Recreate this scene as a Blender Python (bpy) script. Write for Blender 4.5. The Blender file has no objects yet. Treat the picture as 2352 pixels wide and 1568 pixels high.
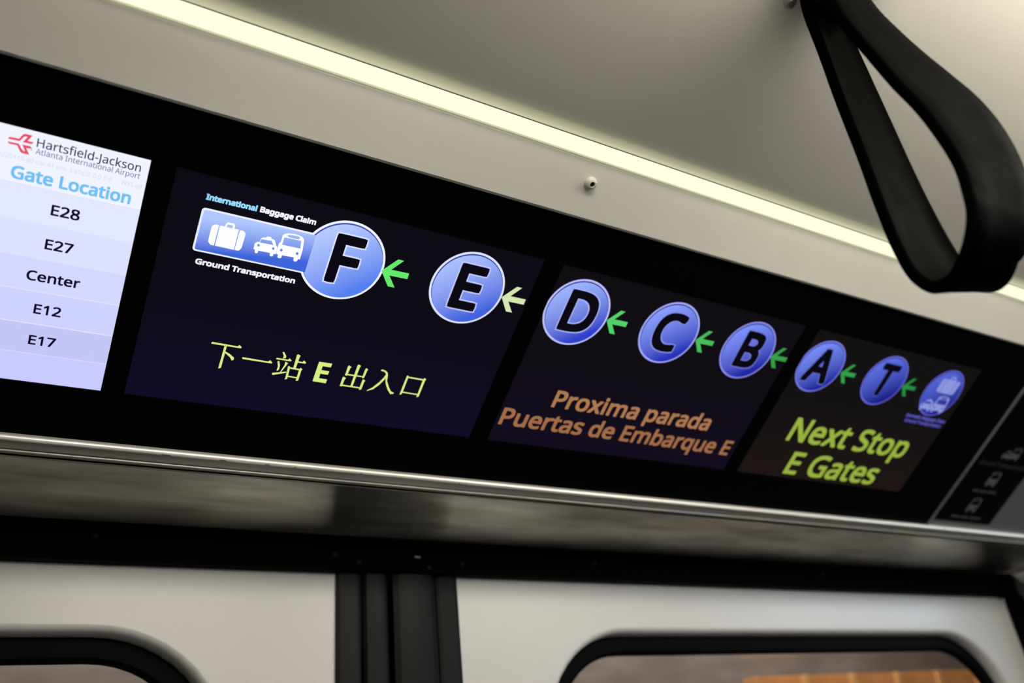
import bpy, bmesh, math
from mathutils import Matrix, Vector

SC = bpy.context.scene
COL = bpy.context.collection
S = 0.261            # one sign unit (the width of one route screen) in metres
Z0 = 2.05            # height of the lower edge of the sign above the floor

# ------------------------------------------------------------------ camera
cam_d = bpy.data.cameras.new('camera')
cam = bpy.data.objects.new('camera', cam_d)
COL.objects.link(cam)
CAMPOS = Vector((-0.04397018, -0.58960074, 1.80492874))
cr = Vector((0.86539763, -0.49127323, -0.09867905))
cd = Vector((0.16701901, 0.46846992, -0.86754861))
cf = Vector((0.47243158, 0.73429323, 0.48746473))
M = Matrix((cr, -cd, -cf)).transposed().to_4x4()
M.translation = CAMPOS
cam.matrix_world = M
cam_d.sensor_width = 36.0
cam_d.lens = 36.0 * 1907.7716 / 2352.0
cam_d.clip_start = 0.01
cam_d.dof.use_dof = True
cam_d.dof.focus_distance = 0.555
cam_d.dof.aperture_fstop = 5.2
SC.camera = cam

# ------------------------------------------------------------------ world, exposure
wd = bpy.data.worlds.new('world')
SC.world = wd
wd.use_nodes = True
wd.node_tree.nodes['Background'].inputs[0].default_value = (0.02, 0.022, 0.025, 1)
wd.node_tree.nodes['Background'].inputs[1].default_value = 0.3
vs = SC.view_settings
vs.view_transform = 'Standard'
vs.look = 'None'
vs.exposure = 0.0
vs.gamma = 1.0
vs.use_curve_mapping = False
LAMP_WARM = 14.5
LAMP_COOL = 13.0

# ------------------------------------------------------------------ helpers
def lin(c):
    return tuple((x/255/12.92 if x/255 <= 0.04045 else ((x/255+0.055)/1.055)**2.4) for x in c)

MATS = {}
def principled(name, col, rough=0.5, metal=0.0, spec=0.5, noise=0.0, nscale=20.0, bump=0.0, stretch=(1, 1, 1), rvar=0.0, coat=0.0):
    if name in MATS:
        return MATS[name]
    m = bpy.data.materials.new(name)
    m.use_nodes = True
    nt = m.node_tree
    b = nt.nodes['Principled BSDF']
    b.inputs['Base Color'].default_value = (*col, 1)
    b.inputs['Roughness'].default_value = rough
    b.inputs['Metallic'].default_value = metal
    b.inputs['Specular IOR Level'].default_value = spec
    b.inputs['Coat Weight'].default_value = coat
    if noise or bump or rvar:
        tc = nt.nodes.new('ShaderNodeTexCoord')
        mp = nt.nodes.new('ShaderNodeMapping')
        mp.inputs['Scale'].default_value = stretch
        nz = nt.nodes.new('ShaderNodeTexNoise')
        nz.inputs['Scale'].default_value = nscale
        nz.inputs['Detail'].default_value = 6
        nt.links.new(tc.outputs['Object'], mp.inputs[0])
        nt.links.new(mp.outputs[0], nz.inputs['Vector'])
        if noise:
            r = nt.nodes.new('ShaderNodeValToRGB')
            r.color_ramp.elements[0].position = 0.3
            r.color_ramp.elements[1].position = 0.7
            r.color_ramp.elements[0].color = (*[x*(1-noise) for x in col], 1)
            r.color_ramp.elements[1].color = (*[min(1, x*(1+noise*0.4)) for x in col], 1)
            nt.links.new(nz.outputs['Fac'], r.inputs[0])
            nt.links.new(r.outputs[0], b.inputs['Base Color'])
        if rvar:
            mr = nt.nodes.new('ShaderNodeMapRange')
            mr.inputs['From Min'].default_value = 0.3
            mr.inputs['From Max'].default_value = 0.7
            mr.inputs['To Min'].default_value = max(0.02, rough-rvar)
            mr.inputs['To Max'].default_value = rough+rvar
            nt.links.new(nz.outputs['Fac'], mr.inputs['Value'])
            nt.links.new(mr.outputs[0], b.inputs['Roughness'])
        if bump:
            bp = nt.nodes.new('ShaderNodeBump')
            bp.inputs['Strength'].default_value = bump
            bp.inputs['Distance'].default_value = 0.001
            nt.links.new(nz.outputs['Fac'], bp.inputs['Height'])
            nt.links.new(bp.outputs[0], b.inputs['Normal'])
    MATS[name] = m
    return m

def emit(name, rgb, strength=1.0, rgb2=None, box=None, diag=(0.6, -0.8)):
    """screen pixels and lamps; rgb2 makes the two-tone gradient of the graphic shown, across box (u, v, half size) along diag"""
    if name in MATS:
        return MATS[name]
    m = bpy.data.materials.new(name)
    m.use_nodes = True
    nt = m.node_tree
    nt.nodes.clear()
    o = nt.nodes.new('ShaderNodeOutputMaterial')
    e = nt.nodes.new('ShaderNodeEmission')
    e.inputs[0].default_value = (*lin(rgb), 1)
    e.inputs[1].default_value = strength
    nt.links.new(e.outputs[0], o.inputs[0])
    if rgb2:
        tc = nt.nodes.new('ShaderNodeTexCoord')
        dp = nt.nodes.new('ShaderNodeVectorMath')
        dp.operation = 'DOT_PRODUCT'
        k = 1.0/(2*box[2]*S)
        dp.inputs[1].default_value = (diag[0]*k, diag[1]*k, 0)
        ad = nt.nodes.new('ShaderNodeMath')
        ad.operation = 'ADD'
        ad.inputs[1].default_value = 0.5 - (box[0]*diag[0] + box[1]*diag[1])*S*k
        r = nt.nodes.new('ShaderNodeValToRGB')
        r.color_ramp.elements[0].color = (*lin(rgb), 1)
        r.color_ramp.elements[1].color = (*lin(rgb2), 1)
        r.color_ramp.elements[0].position = 0.05
        r.color_ramp.elements[1].position = 0.9
        nt.links.new(tc.outputs['Object'], dp.inputs[0])
        nt.links.new(dp.outputs['Value'], ad.inputs[0])
        nt.links.new(ad.outputs[0], r.inputs[0])
        nt.links.new(r.outputs[0], e.inputs[0])
    MATS[name] = m
    return m

def link(name, me, mat, parent=None, loc=None):
    o = bpy.data.objects.new(name, me)
    COL.objects.link(o)
    if mat:
        me.materials.clear()
        me.materials.append(mat)
    if parent:
        o.parent = parent
    if loc:
        o.location = loc
    return o

def tag(o, label=None, cat=None, group=None, kind=None):
    if label: o['label'] = label
    if cat: o['category'] = cat
    if group: o['group'] = group
    if kind: o['kind'] = kind
    return o

def empty(name, mat4=None):
    o = bpy.data.objects.new(name, None)
    o.empty_display_size = 0.02
    COL.objects.link(o)
    if mat4 is not None:
        o.matrix_world = mat4
    return o

def mesh_from(verts, faces, smooth=False):
    me = bpy.data.meshes.new('mesh')
    me.from_pydata([tuple(v) for v in verts], [], faces)
    me.validate()
    if smooth:
        for p in me.polygons:
            p.use_smooth = True
    me.update()
    return me

def boxes(bl, bevel=0.0):
    """one mesh from axis-aligned boxes (x0,x1,y0,y1,z0,z1)"""
    bm = bmesh.new()
    for x0, x1, y0, y1, z0, z1 in bl:
        v = [bm.verts.new(c) for c in ((x0,y0,z0),(x1,y0,z0),(x1,y1,z0),(x0,y1,z0),(x0,y0,z1),(x1,y0,z1),(x1,y1,z1),(x0,y1,z1))]
        for f in ((0,3,2,1),(4,5,6,7),(0,1,5,4),(1,2,6,5),(2,3,7,6),(3,0,4,7)):
            bm.faces.new([v[i] for i in f])
    if bevel:
        bmesh.ops.bevel(bm, geom=bm.edges[:], offset=bevel, segments=2, affect='EDGES', profile=0.6)
    me = bpy.data.meshes.new('mesh')
    bm.to_mesh(me)
    bm.free()
    return me

def extrude_x(profile, x0, x1, closed=True, smooth=False):
    """extrude a (y,z) profile along x"""
    n = len(profile)
    vs_ = [(x0, y, z) for y, z in profile] + [(x1, y, z) for y, z in profile]
    fs = []
    for i in range(n if closed else n-1):
        j = (i+1) % n
        fs.append((i, j, n+j, n+i))
    if closed:
        fs.append(tuple(range(n-1, -1, -1)))
        fs.append(tuple(range(n, 2*n)))
    return mesh_from(vs_, fs, smooth)

def tube(a, b, r, n=16, caps=True):
    a, b = Vector(a), Vector(b)
    d = (b-a).normalized()
    q = d.to_track_quat('Z', 'Y')
    vs_, fs = [], []
    for c in (a, b):
        for i in range(n):
            t = 2*math.pi*i/n
            vs_.append(c + q @ Vector((r*math.cos(t), r*math.sin(t), 0)))
    for i in range(n):
        j = (i+1) % n
        fs.append((i, j, n+j, n+i))
    if caps:
        fs += [tuple(range(n-1, -1, -1)), tuple(range(n, 2*n))]
    return mesh_from(vs_, fs)

def lathe(prof, n=24):
    """(r,h) profile about local z"""
    vs_, fs = [], []
    for r, h in prof:
        for i in range(n):
            t = 2*math.pi*i/n
            vs_.append((r*math.cos(t), r*math.sin(t), h))
    for k in range(len(prof)-1):
        for i in range(n):
            j = (i+1) % n
            fs.append((k*n+i, k*n+j, (k+1)*n+j, (k+1)*n+i))
    if prof[-1][0] > 1e-6:
        fs.append(tuple((len(prof)-1)*n+i for i in range(n)))
    return mesh_from(vs_, fs, True)

# sign plane: local x along the car, local y up the tilted face, local z out of the face towards the car
A = 1.0183018
EX, EV, EN = Vector((1,0,0)), Vector((0,-math.sin(A),math.cos(A))), Vector((0,-math.cos(A),-math.sin(A)))
def plane_matrix(u=0.0, v=0.0, h=0.0):
    m = Matrix((EX, EV, EN)).transposed().to_4x4()
    m.translation = EX*(u*S) + EV*(v*S) + EN*h + Vector((0,0,Z0))
    return m
def yz(v, h):            # a point of the sign face's cross-section -> world (y, z)
    p = EV*(v*S) + EN*h + Vector((0,0,Z0))
    return (p.y, p.z)
def w(x, y, z):          # sign units -> metres
    return (x*S, y*S, z*S+Z0)

# ------------------------------------------------------------------ flat print: filled outlines
def fill2d(loops, offset=0.0):
    """fill closed outlines (holes included) as a flat mesh"""
    cu = bpy.data.curves.new('outline', 'CURVE')
    cu.dimensions = '2D'
    cu.fill_mode = 'BOTH'
    cu.offset = offset
    for l in loops:
        sp = cu.splines.new('POLY')
        sp.points.add(len(l)-1)
        sp.points.foreach_set('co', [c for p in l for c in (p[0], p[1], 0, 1)])
        sp.use_cyclic_u = True
    ob = bpy.data.objects.new('outline', cu)
    COL.objects.link(ob)
    dg = bpy.context.evaluated_depsgraph_get()
    me = bpy.data.meshes.new_from_object(ob.evaluated_get(dg))
    bpy.data.objects.remove(ob)
    bpy.data.curves.remove(cu)
    return me

GLYPHS = {}
for ln in """ 	208	
-	258	32,184 32,246 226,246 226,184
.	215	58,43 59,61 64,75 72,85 82,92 94,96 107,97 120,96 132,92 142,85 151,75 156,61 157,43 156,26 151,12 142,2 132,-6 120,-10 107,-11 94,-10 82,-6 72,2 64,12 59,26
0	458	419,287 418,242 415,201 409,163 401,128 390,97 376,70 359,47 339,27 316,12 290,1 261,-6 229,-8 188,-4 153,8 122,27 97,54 76,88 60,129 48,176 42,229 39,287 41,346 48,399 58,446 73,486 93,520 119,547 149,566 186,578 229,581 269,578 304,566 335,547 361,520 382,486 399,446 410,399 417,346;110,287 111,238 115,194 121,156 131,125 143,98 159,78 178,64 202,55 229,52 256,55 279,64 298,78 314,98 326,124 336,156 343,194 347,238 348,287 347,336 343,380 336,417 326,449 314,475 298,495 279,510 256,518 229,521 202,518 178,510 159,495 143,475 131,449 121,417 115,380 111,336
1	458	285,0 216,0 216,400 216,439 217,470 219,499 196,477 169,455 108,405 71,452 226,573 285,573
2	458	417,0 38,0 38,59 188,210 261,287 280,309 295,331 306,353 315,376 320,399 322,424 318,453 309,477 294,496 273,510 249,518 221,520 194,519 169,514 147,506 83,466 45,513 94,548 153,572 174,577 197,580 221,581 255,579 285,572 313,562 336,548 356,531 372,510 384,485 391,458 394,428 392,399 386,371 375,344 361,318 344,292 324,267 247,185 128,67 128,64 417,64
3	458	395,439 394,414 389,392 381,372 370,355 356,339 340,326 321,316 300,307 277,302 277,298 319,290 353,276 379,255 398,229 409,198 413,163 410,131 403,101 390,74 371,50 348,30 318,14 283,2 241,-6 193,-8 110,-1 85,5 60,13 36,23 36,89 61,78 87,69 114,61 141,56 168,52 194,51 241,55 278,65 305,81 324,104 335,132 339,164 337,187 331,206 320,223 306,236 288,247 265,255 240,261 211,264 179,265 123,265 123,326 180,326 209,327 236,332 259,339 278,350 294,362 307,377 316,394 321,413 323,434 320,460 311,481 295,498 274,511 249,519 219,521 164,515 117,498 75,473 39,521 61,537 87,550 115,563 147,573 181,579 218,581 273,576 317,563 352,540 376,511 390,477
4	458	443,130 359,130 359,0 291,0 291,130 17,130 17,190 286,576 359,576 359,193 443,193;291,374 291,412 293,444 294,474 295,500 292,500 276,468 257,438 86,193 291,193
5	458	221,351 258,349 292,342 322,331 349,316 371,297 389,274 402,247 410,217 413,183 410,145 402,111 387,81 368,54 343,32 314,15 280,2 242,-5 199,-8 116,0 91,6 70,14 51,23 51,90 71,79 95,70 121,62 148,57 174,53 200,52 227,54 252,58 274,65 293,76 310,89 323,106 333,126 339,149 341,176 337,210 325,239 306,262 279,279 243,289 197,292 146,288 99,280 64,302 86,573 373,573 373,508 146,508 132,342 169,348
7	458	109,0 344,508 35,508 35,573 419,573 419,518 187,0
8	458	229,581 261,579 291,574 318,565 341,553 362,538 378,519 390,497 398,472 400,443 399,421 394,401 385,383 374,367 361,352 346,338 291,303 355,265 373,250 389,234 401,216 411,196 417,173 419,148 416,118 408,90 395,65 378,44 356,26 330,11 300,1 267,-6 231,-8 192,-6 157,0 126,10 100,24 78,42 61,63 49,87 42,115 39,146 41,171 47,194 56,214 68,232 82,249 99,264 158,299 107,336 93,350 81,366 71,383 64,401 59,422 58,444 60,472 68,497 80,518 97,537 117,552 141,565 168,573 197,579;108,145 112,119 121,96 138,76 161,60 192,51 229,48 265,51 295,60 319,76 336,96 346,120 350,148 348,166 343,182 335,197 324,211 310,223 293,235 229,265 217,270 157,237 142,225 130,212 121,197 114,182 110,164;228,524 200,521 176,514 155,502 139,486 130,466 127,441 128,422 133,406 141,391 151,379 164,367 179,357 232,330 282,357 296,367 307,379 317,392 325,406 329,423 330,441 327,466 318,486 302,502 282,514 257,521
:	215	58,43 59,61 64,75 72,85 82,92 94,96 107,97 120,96 132,92 142,85 151,75 156,61 157,43 156,26 151,12 142,2 132,-6 120,-10 107,-11 94,-10 82,-6 72,2 64,12 59,26;58,387 59,405 64,419 72,429 82,436 94,440 107,441 120,440 132,436 142,429 151,419 156,405 157,387 156,369 151,355 142,345 132,338 120,333 107,332 94,333 82,338 72,345 64,355 59,369
A	512	437,0 368,177 141,177 73,0 0,0 224,575 289,575 512,0;282,415 274,438 263,473 255,500 247,468 238,438 230,415 165,241 346,241
B	521	241,573 307,569 361,558 404,541 428,522 445,497 455,467 459,431 457,409 453,389 446,371 437,354 424,340 409,328 392,317 372,309 350,304 350,300 373,295 395,288 415,279 433,267 448,253 461,236 470,215 476,191 478,163 475,130 467,100 454,74 436,52 413,33 385,19 354,8 318,2 279,0 78,0 78,573;256,329 300,331 334,339 357,352 372,371 381,394 384,423 380,451 369,474 351,490 324,502 289,509 245,511 150,511 150,329;150,269 150,61 265,61 311,64 346,74 371,91 388,112 398,138 401,168 399,188 395,205 388,221 377,235 362,247 344,256 321,263 293,267 260,269
C	507	323,517 294,516 266,510 241,502 217,490 196,474 178,456 162,434 149,410 139,383 131,353 127,321 125,286 128,241 135,200 147,164 164,132 186,105 213,83 244,68 281,58 322,55 394,62 460,78 460,15 393,-2 312,-8 257,-4 208,8 166,28 130,56 101,90 78,131 62,178 52,230 49,287 51,329 57,369 67,406 81,440 99,471 120,499 145,523 174,543 206,559 242,571 281,578 324,581 353,580 381,577 409,572 435,565 460,557 482,547 453,486 394,508 372,513 348,516
D	585	536,292 533,231 521,177 501,131 474,91 439,58 399,33 351,15 297,4 237,0 78,0 78,573 254,573 309,569 359,558 404,540 443,516 476,484 502,446 521,401 533,350;460,289 457,337 449,379 435,415 416,444 391,469 361,487 327,500 287,508 244,511 150,511 150,62 228,62 282,65 329,76 369,94 402,119 428,151 446,190 457,236
E	446	398,0 78,0 78,573 398,573 398,509 150,509 150,330 383,330 383,268 150,268 150,63 398,63
F	416	150,0 78,0 78,573 398,573 398,509 150,509 150,306 383,306 383,243 150,243
G	584	326,302 524,302 524,22 431,-1 323,-8 267,-4 217,8 173,28 136,55 105,89 81,130 63,176 52,229 49,286 53,343 65,395 84,442 111,482 145,517 186,544 233,564 286,577 346,581 377,580 407,577 437,572 516,547 489,484 421,508 395,513 369,516 342,517 298,514 259,505 225,489 195,468 170,441 150,409 136,373 127,332 124,286 127,243 134,202 146,166 164,133 187,106 216,84 251,68 292,58 340,55 404,59 452,68 452,238 326,238
H	594	516,0 443,0 443,267 150,267 150,0 78,0 78,573 150,573 150,330 443,330 443,573 516,573
I	272	239,0 32,0 32,42 99,57 99,515 32,531 32,573 239,573 239,531 172,515 172,57 239,42
J	219	-3,-152 -37,-150 -63,-142 -63,-81 -35,-87 -5,-89 33,-81 45,-74 54,-65 63,-53 69,-38 73,-19 74,3 74,573 146,573 146,9 144,-26 138,-56 128,-82 114,-104 96,-122 75,-135 52,-145 25,-150
L	420	78,0 78,573 150,573 150,64 400,64 400,0
N	609	532,0 447,0 141,476 138,476 141,432 143,378 144,320 144,0 78,0 78,573 161,573 467,99 470,99 468,137 466,193 464,249 464,573 532,573
P	485	229,573 297,568 352,553 393,528 415,504 431,475 441,442 444,404 443,381 439,358 433,336 423,316 411,296 395,278 375,262 351,249 324,238 292,230 256,225 216,223 150,223 150,0 78,0 78,573;223,511 150,511 150,285 208,285 242,286 272,290 298,296 320,306 338,318 352,334 362,352 368,375 370,401 366,435 354,462 334,484 306,499 269,508
S	440	403,153 400,121 392,92 378,66 359,44 335,26 307,11 274,1 238,-6 198,-8 137,-5 83,4 41,19 41,88 113,65 142,59 171,56 201,55 228,56 252,60 273,66 290,74 305,85 316,98 324,113 329,129 330,147 329,164 325,180 318,194 308,207 295,218 277,230 196,265 131,294 114,305 98,317 85,330 74,344 65,359 57,375 52,393 49,413 48,435 51,464 58,490 71,513 89,533 110,550 136,563 165,573 197,579 231,581 262,580 290,577 318,572 389,549 366,487 302,508 278,513 254,516 229,517 207,516 187,513 169,507 155,499 142,489 133,478 126,464 122,450 121,434 122,416 126,400 133,386 143,373 156,362 172,351 246,318 278,306 307,293 332,279 353,264 371,247 385,228 395,206 401,181
T	446	259,0 187,0 187,509 8,509 8,573 437,573 437,509 259,509
W	746	735,573 583,0 510,0 399,375 389,410 380,443 373,471 370,488 367,471 361,443 352,409 342,373 234,0 161,0 10,573 85,573 174,223 183,186 190,151 196,118 201,87 206,119 213,154 222,191 232,227 333,573 407,573 512,225 523,187 532,151 538,117 544,87 550,129 560,175 572,224 660,573
Y	454	227,291 376,573 454,573 263,222 263,0 191,0 191,219 0,573 79,573
[	264	244,-127 64,-127 64,573 244,573 244,515 133,515 133,-69 244,-69
]	264	20,-69 131,-69 131,515 20,515 20,573 200,573 200,-127 20,-127
_	356	358,-123 -2,-123 -2,-72 358,-72
a	450	231,437 279,433 318,422 347,403 368,375 381,338 385,293 385,0 334,0 320,61 317,61 279,22 265,13 250,5 234,-1 172,-8 148,-7 124,-2 103,6 84,16 68,30 55,48 45,68 39,92 37,119 43,159 59,192 87,219 127,238 179,251 243,257 316,259 316,285 313,317 306,342 293,359 275,371 253,378 227,380 205,379 183,376 163,370 106,347 84,400 151,426 177,432 204,436;252,208 204,203 167,195 141,182 124,165 113,144 110,119 112,97 120,79 132,66 148,56 167,51 188,49 223,52 253,62 279,79 299,103 311,134 315,172 315,210
b	493	139,461 138,410 135,373 139,373 153,390 169,405 189,419 213,429 240,435 272,437 310,434 344,423 374,406 401,381 422,350 437,312 446,267 449,215 447,168 439,127 427,91 410,61 390,36 365,17 337,3 306,-5 272,-8 240,-6 213,0 189,10 169,24 153,38 139,55 133,55 119,0 68,0 68,609 139,609;260,379 231,377 207,371 188,361 172,348 159,330 150,308 144,282 140,252 139,217 139,214 142,165 150,125 165,93 187,69 219,55 261,51 297,55 325,69 348,93 363,126 373,166 376,216 373,265 363,306 348,338 325,360 296,374
c	385	241,-8 204,-5 170,2 139,15 112,34 88,58 69,87 55,123 47,165 44,213 47,262 56,305 71,342 90,372 114,396 142,415 174,428 208,435 245,438 309,431 358,415 337,356 292,370 244,376 217,374 193,368 172,358 155,343 141,325 131,303 123,277 119,247 117,213 119,181 123,152 131,126 141,104 155,86 172,71 191,61 214,55 240,53 302,60 351,78 351,15 304,-2
d	493	221,-8 182,-5 148,6 118,23 92,48 71,79 56,117 47,162 44,214 47,266 56,311 71,350 93,381 119,406 149,424 183,434 221,438 243,437 262,434 280,429 323,407 354,374 359,374 356,405 354,438 354,609 425,609 425,0 368,0 358,58 354,58 323,24 279,1 262,-4 242,-7;232,51 273,55 305,67 328,88 343,117 352,154 355,200 355,213 352,263 343,304 329,336 306,360 274,375 231,379 196,374 168,359 146,334 130,300 120,260 117,213 120,165 130,125 146,93 168,69 197,55
e	452	234,438 269,435 301,427 329,414 354,396 374,373 390,346 402,315 409,281 411,244 411,201 117,201 122,157 134,119 154,90 181,69 215,56 254,52 327,60 392,82 392,20 327,-1 251,-8 212,-5 176,3 143,17 114,36 90,61 70,91 56,126 47,167 44,212 47,257 55,297 68,333 86,364 108,390 134,411 164,426 198,435;233,380 202,377 175,366 154,348 137,323 125,293 119,257 338,257 336,281 333,302 326,322 318,338 306,353 292,364 276,373 256,378
f	276	266,375 158,375 158,0 87,0 87,375 12,375 12,408 87,432 87,457 89,492 95,522 104,547 116,568 132,585 152,597 174,606 199,612 227,613 274,609 310,599 292,544 262,552 228,556 206,553 189,545 175,532 166,513 160,489 158,458 158,430 266,430
g	493	221,438 248,436 273,431 297,422 319,409 338,393 355,373 359,373 369,430 425,430 425,-7 423,-46 416,-80 404,-109 388,-135 367,-155 341,-172 310,-183 274,-190 233,-192 147,-186 78,-165 78,-100 99,-110 123,-118 149,-125 177,-130 206,-133 237,-134 271,-130 300,-119 324,-101 341,-77 352,-48 355,-13 355,4 356,32 358,57 354,57 338,37 320,21 299,8 275,-1 250,-6 221,-8 182,-4 147,7 117,25 91,51 65,95 49,149 44,214 49,278 65,332 91,377 117,404 147,423 181,434;230,379 207,376 187,370 169,359 153,344 140,326 130,303 123,277 119,247 117,213 120,165 130,124 146,92 169,68 197,54 232,50 253,51 271,53 288,58 303,65 315,74 326,85 336,98 343,113 349,131 356,197 356,214 355,251 350,282 343,309 332,331 319,348 302,362 281,371 257,377
i	207	139,430 139,0 68,0 68,430;104,591 115,590 124,586 133,580 140,572 144,560 145,546 144,532 140,521 133,512 124,506 115,502 104,501 93,502 83,506 75,512 68,521 64,532 63,546 64,560 68,572 75,580 83,586 93,590
k	428	138,291 137,257 135,221 138,221 152,240 172,264 189,285 326,430 409,430 235,246 421,0 336,0 187,200 138,158 138,0 68,0 68,609 138,609
l	207	139,0 68,0 68,609 139,609
m	750	540,438 584,434 621,421 649,401 669,371 681,330 685,280 685,0 615,0 615,277 613,308 606,333 594,353 577,367 555,376 528,379 490,374 460,362 438,342 423,315 414,280 411,237 411,0 342,0 342,277 341,298 337,317 332,333 325,347 315,359 303,367 289,374 272,377 253,379 227,377 204,370 185,360 170,347 158,329 150,308 144,283 140,255 139,223 139,0 68,0 68,430 125,430 136,371 140,371 149,385 160,398 173,409 217,431 266,438 298,436 325,430 349,420 369,406 386,388 398,366 402,366 418,388 438,406 461,420 486,430 512,436
n	495	275,438 322,434 361,421 391,401 413,371 426,330 431,280 431,0 361,0 361,275 358,307 351,333 338,353 319,367 295,376 265,379 222,374 189,361 166,338 151,308 142,269 139,223 139,0 68,0 68,430 125,430 136,371 140,371 150,385 162,398 175,409 222,431
o	485	442,216 440,181 436,150 428,121 417,95 404,71 388,51 369,33 348,18 324,7 299,-1 271,-6 241,-8 214,-6 188,-1 163,7 140,18 119,33 100,51 84,71 70,95 59,121 51,150 46,181 44,216 47,261 55,301 68,336 87,367 110,392 137,412 169,426 204,435 244,438 281,435 316,426 347,412 374,392 398,367 417,336 431,301 439,261;117,216 119,184 123,154 130,128 141,105 155,86 172,71 192,59 216,53 243,51 270,53 294,59 314,71 331,86 345,105 356,128 363,154 367,184 369,216 367,248 363,277 355,303 345,325 331,344 314,359 294,370 270,376 242,379 202,374 171,359 147,335 130,303 120,263
p	493	273,438 310,434 344,424 374,407 401,383 422,351 437,313 446,268 449,216 447,170 439,129 427,93 410,62 390,37 365,17 337,3 306,-5 272,-8 251,-7 231,-4 213,1 170,24 139,55 134,55 137,20 139,-16 139,-192 68,-192 68,430 126,430 136,371 139,371 170,405 182,414 197,422 213,429 231,434 251,437;260,379 233,377 210,371 190,362 174,349 161,333 152,313 145,289 141,261 139,229 139,216 140,182 144,152 150,126 159,103 172,85 188,70 208,59 233,53 261,51 286,53 308,60 326,72 341,88 354,108 364,131 371,157 375,186 376,217 373,262 363,302 348,334 325,359 296,374
q	493	354,-9 355,25 358,58 354,58 340,40 323,25 303,11 279,1 251,-6 219,-8 182,-5 148,6 119,23 93,48 71,79 56,117 47,162 44,214 47,261 54,302 67,338 83,368 104,393 129,413 157,427 188,435 221,438 253,436 280,429 304,419 324,405 341,389 355,371 358,371 369,430 425,430 425,-192 354,-192;233,51 260,52 284,58 304,67 320,79 333,96 342,116 349,140 353,168 355,199 355,213 352,263 343,305 328,337 305,361 273,375 231,379 196,374 167,359 145,334 130,300 120,260 117,213 120,165 130,126 146,93 168,70 197,55
r	331	269,438 295,437 319,433 310,368 287,372 264,374 248,373 232,369 217,363 202,355 189,346 176,334 166,321 156,305 149,289 143,270 140,251 139,229 139,0 68,0 68,430 126,430 134,351 137,351 170,395 183,407 198,418 214,426 231,433 249,437
s	384	348,119 346,92 339,69 327,49 311,32 292,18 268,6 241,-2 210,-6 176,-8 99,-1 42,19 42,83 104,60 128,54 153,50 178,49 211,51 236,57 256,66 269,79 277,94 280,112 279,123 276,132 271,141 239,167 174,196 103,228 84,239 69,252 57,266 48,283 43,302 41,324 46,358 61,386 85,408 118,425 157,435 202,438 275,430 339,409 315,353 258,372 197,380 171,379 149,374 131,366 118,356 111,343 108,328 109,317 113,307 119,298 154,274 219,246 289,215 306,203 321,191 333,176 341,159 346,140
t	289	212,50 245,53 272,59 272,5 240,-4 200,-8 178,-7 157,-3 138,4 120,13 104,27 91,44 82,66 76,93 74,125 74,375 13,375 13,409 75,437 103,528 144,528 144,430 269,430 269,375 144,375 144,127 146,103 153,83 163,69 177,58 193,52
u	495	427,430 427,0 370,0 359,57 356,57 346,43 334,31 321,20 273,-1 220,-8 187,-6 159,-1 134,8 112,21 95,38 81,59 71,85 65,114 63,148 63,430 135,430 135,153 137,122 145,96 158,76 176,62 200,53 230,51 260,53 285,59 306,69 323,82 336,100 345,121 352,146 356,175 357,206 357,430
x	424	170,220 22,430 102,430 213,268 322,430 402,430 253,220 410,0 330,0 213,172 94,0 14,0""".split('\n'):
    ch, adv, body = ln.split('\t')
    GLYPHS[ch] = (int(adv)/1000, [[tuple(int(c)/1000 for c in p.split(',')) for p in l.split()] for l in body.split(';')] if body else [])
CAP = 0.571
def text_loops(s, u0, u1, v, cap, track=0.0):
    """lay out s so that it spans u0..u1 with cap height cap, in sign units -> metres loops"""
    x, raw = 0.0, []
    for ch in s:
        adv, ls = GLYPHS[ch]
        for l in ls:
            raw.append([(px+x, py) for px, py in l])
        x += adv + track
    lo = min(p[0] for l in raw for p in l)
    hi = max(p[0] for l in raw for p in l)
    sx, sy = (u1-u0)/(hi-lo), cap/CAP
    return [[((u0+(px-lo)*sx)*S, (v+py*sy)*S) for px, py in l] for l in raw]

def circle(u, v, r, n=72):
    return [((u+r*math.cos(2*math.pi*i/n))*S, (v+r*math.sin(2*math.pi*i/n))*S) for i in range(n)]
def up(loop, off=(0, 0)):
    return [((x-off[0])*S, (y-off[1])*S) for x, y in loop]

def grow(me, d):
    """thicken flat strokes by d: copies of the outline shifted round a small circle"""
    if d <= 0:
        return me
    bm = bmesh.new()
    for k in range(9):
        n0 = len(bm.verts)
        bm.from_mesh(me)
        bm.verts.ensure_lookup_table()
        if k < 8:
            t = math.pi*k/4
            q = d*(1.0 if k % 2 == 0 else 1.25)
            for v_ in bm.verts[n0:]:
                v_.co.x += q*math.cos(t)
                v_.co.y += q*math.sin(t)
    bm.to_mesh(me)
    bm.free()
    return me

LAYER = 0.00008
def print_part(name, loops, mat, parent, layer, offset=0.0, label=None):
    me = grow(fill2d(loops), offset)
    o = link(name, me, mat, parent)
    o.location.z = layer*LAYER - (parent.location.z if parent.type == 'MESH' else 0)
    if label:
        o['label'] = label
    return o

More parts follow.
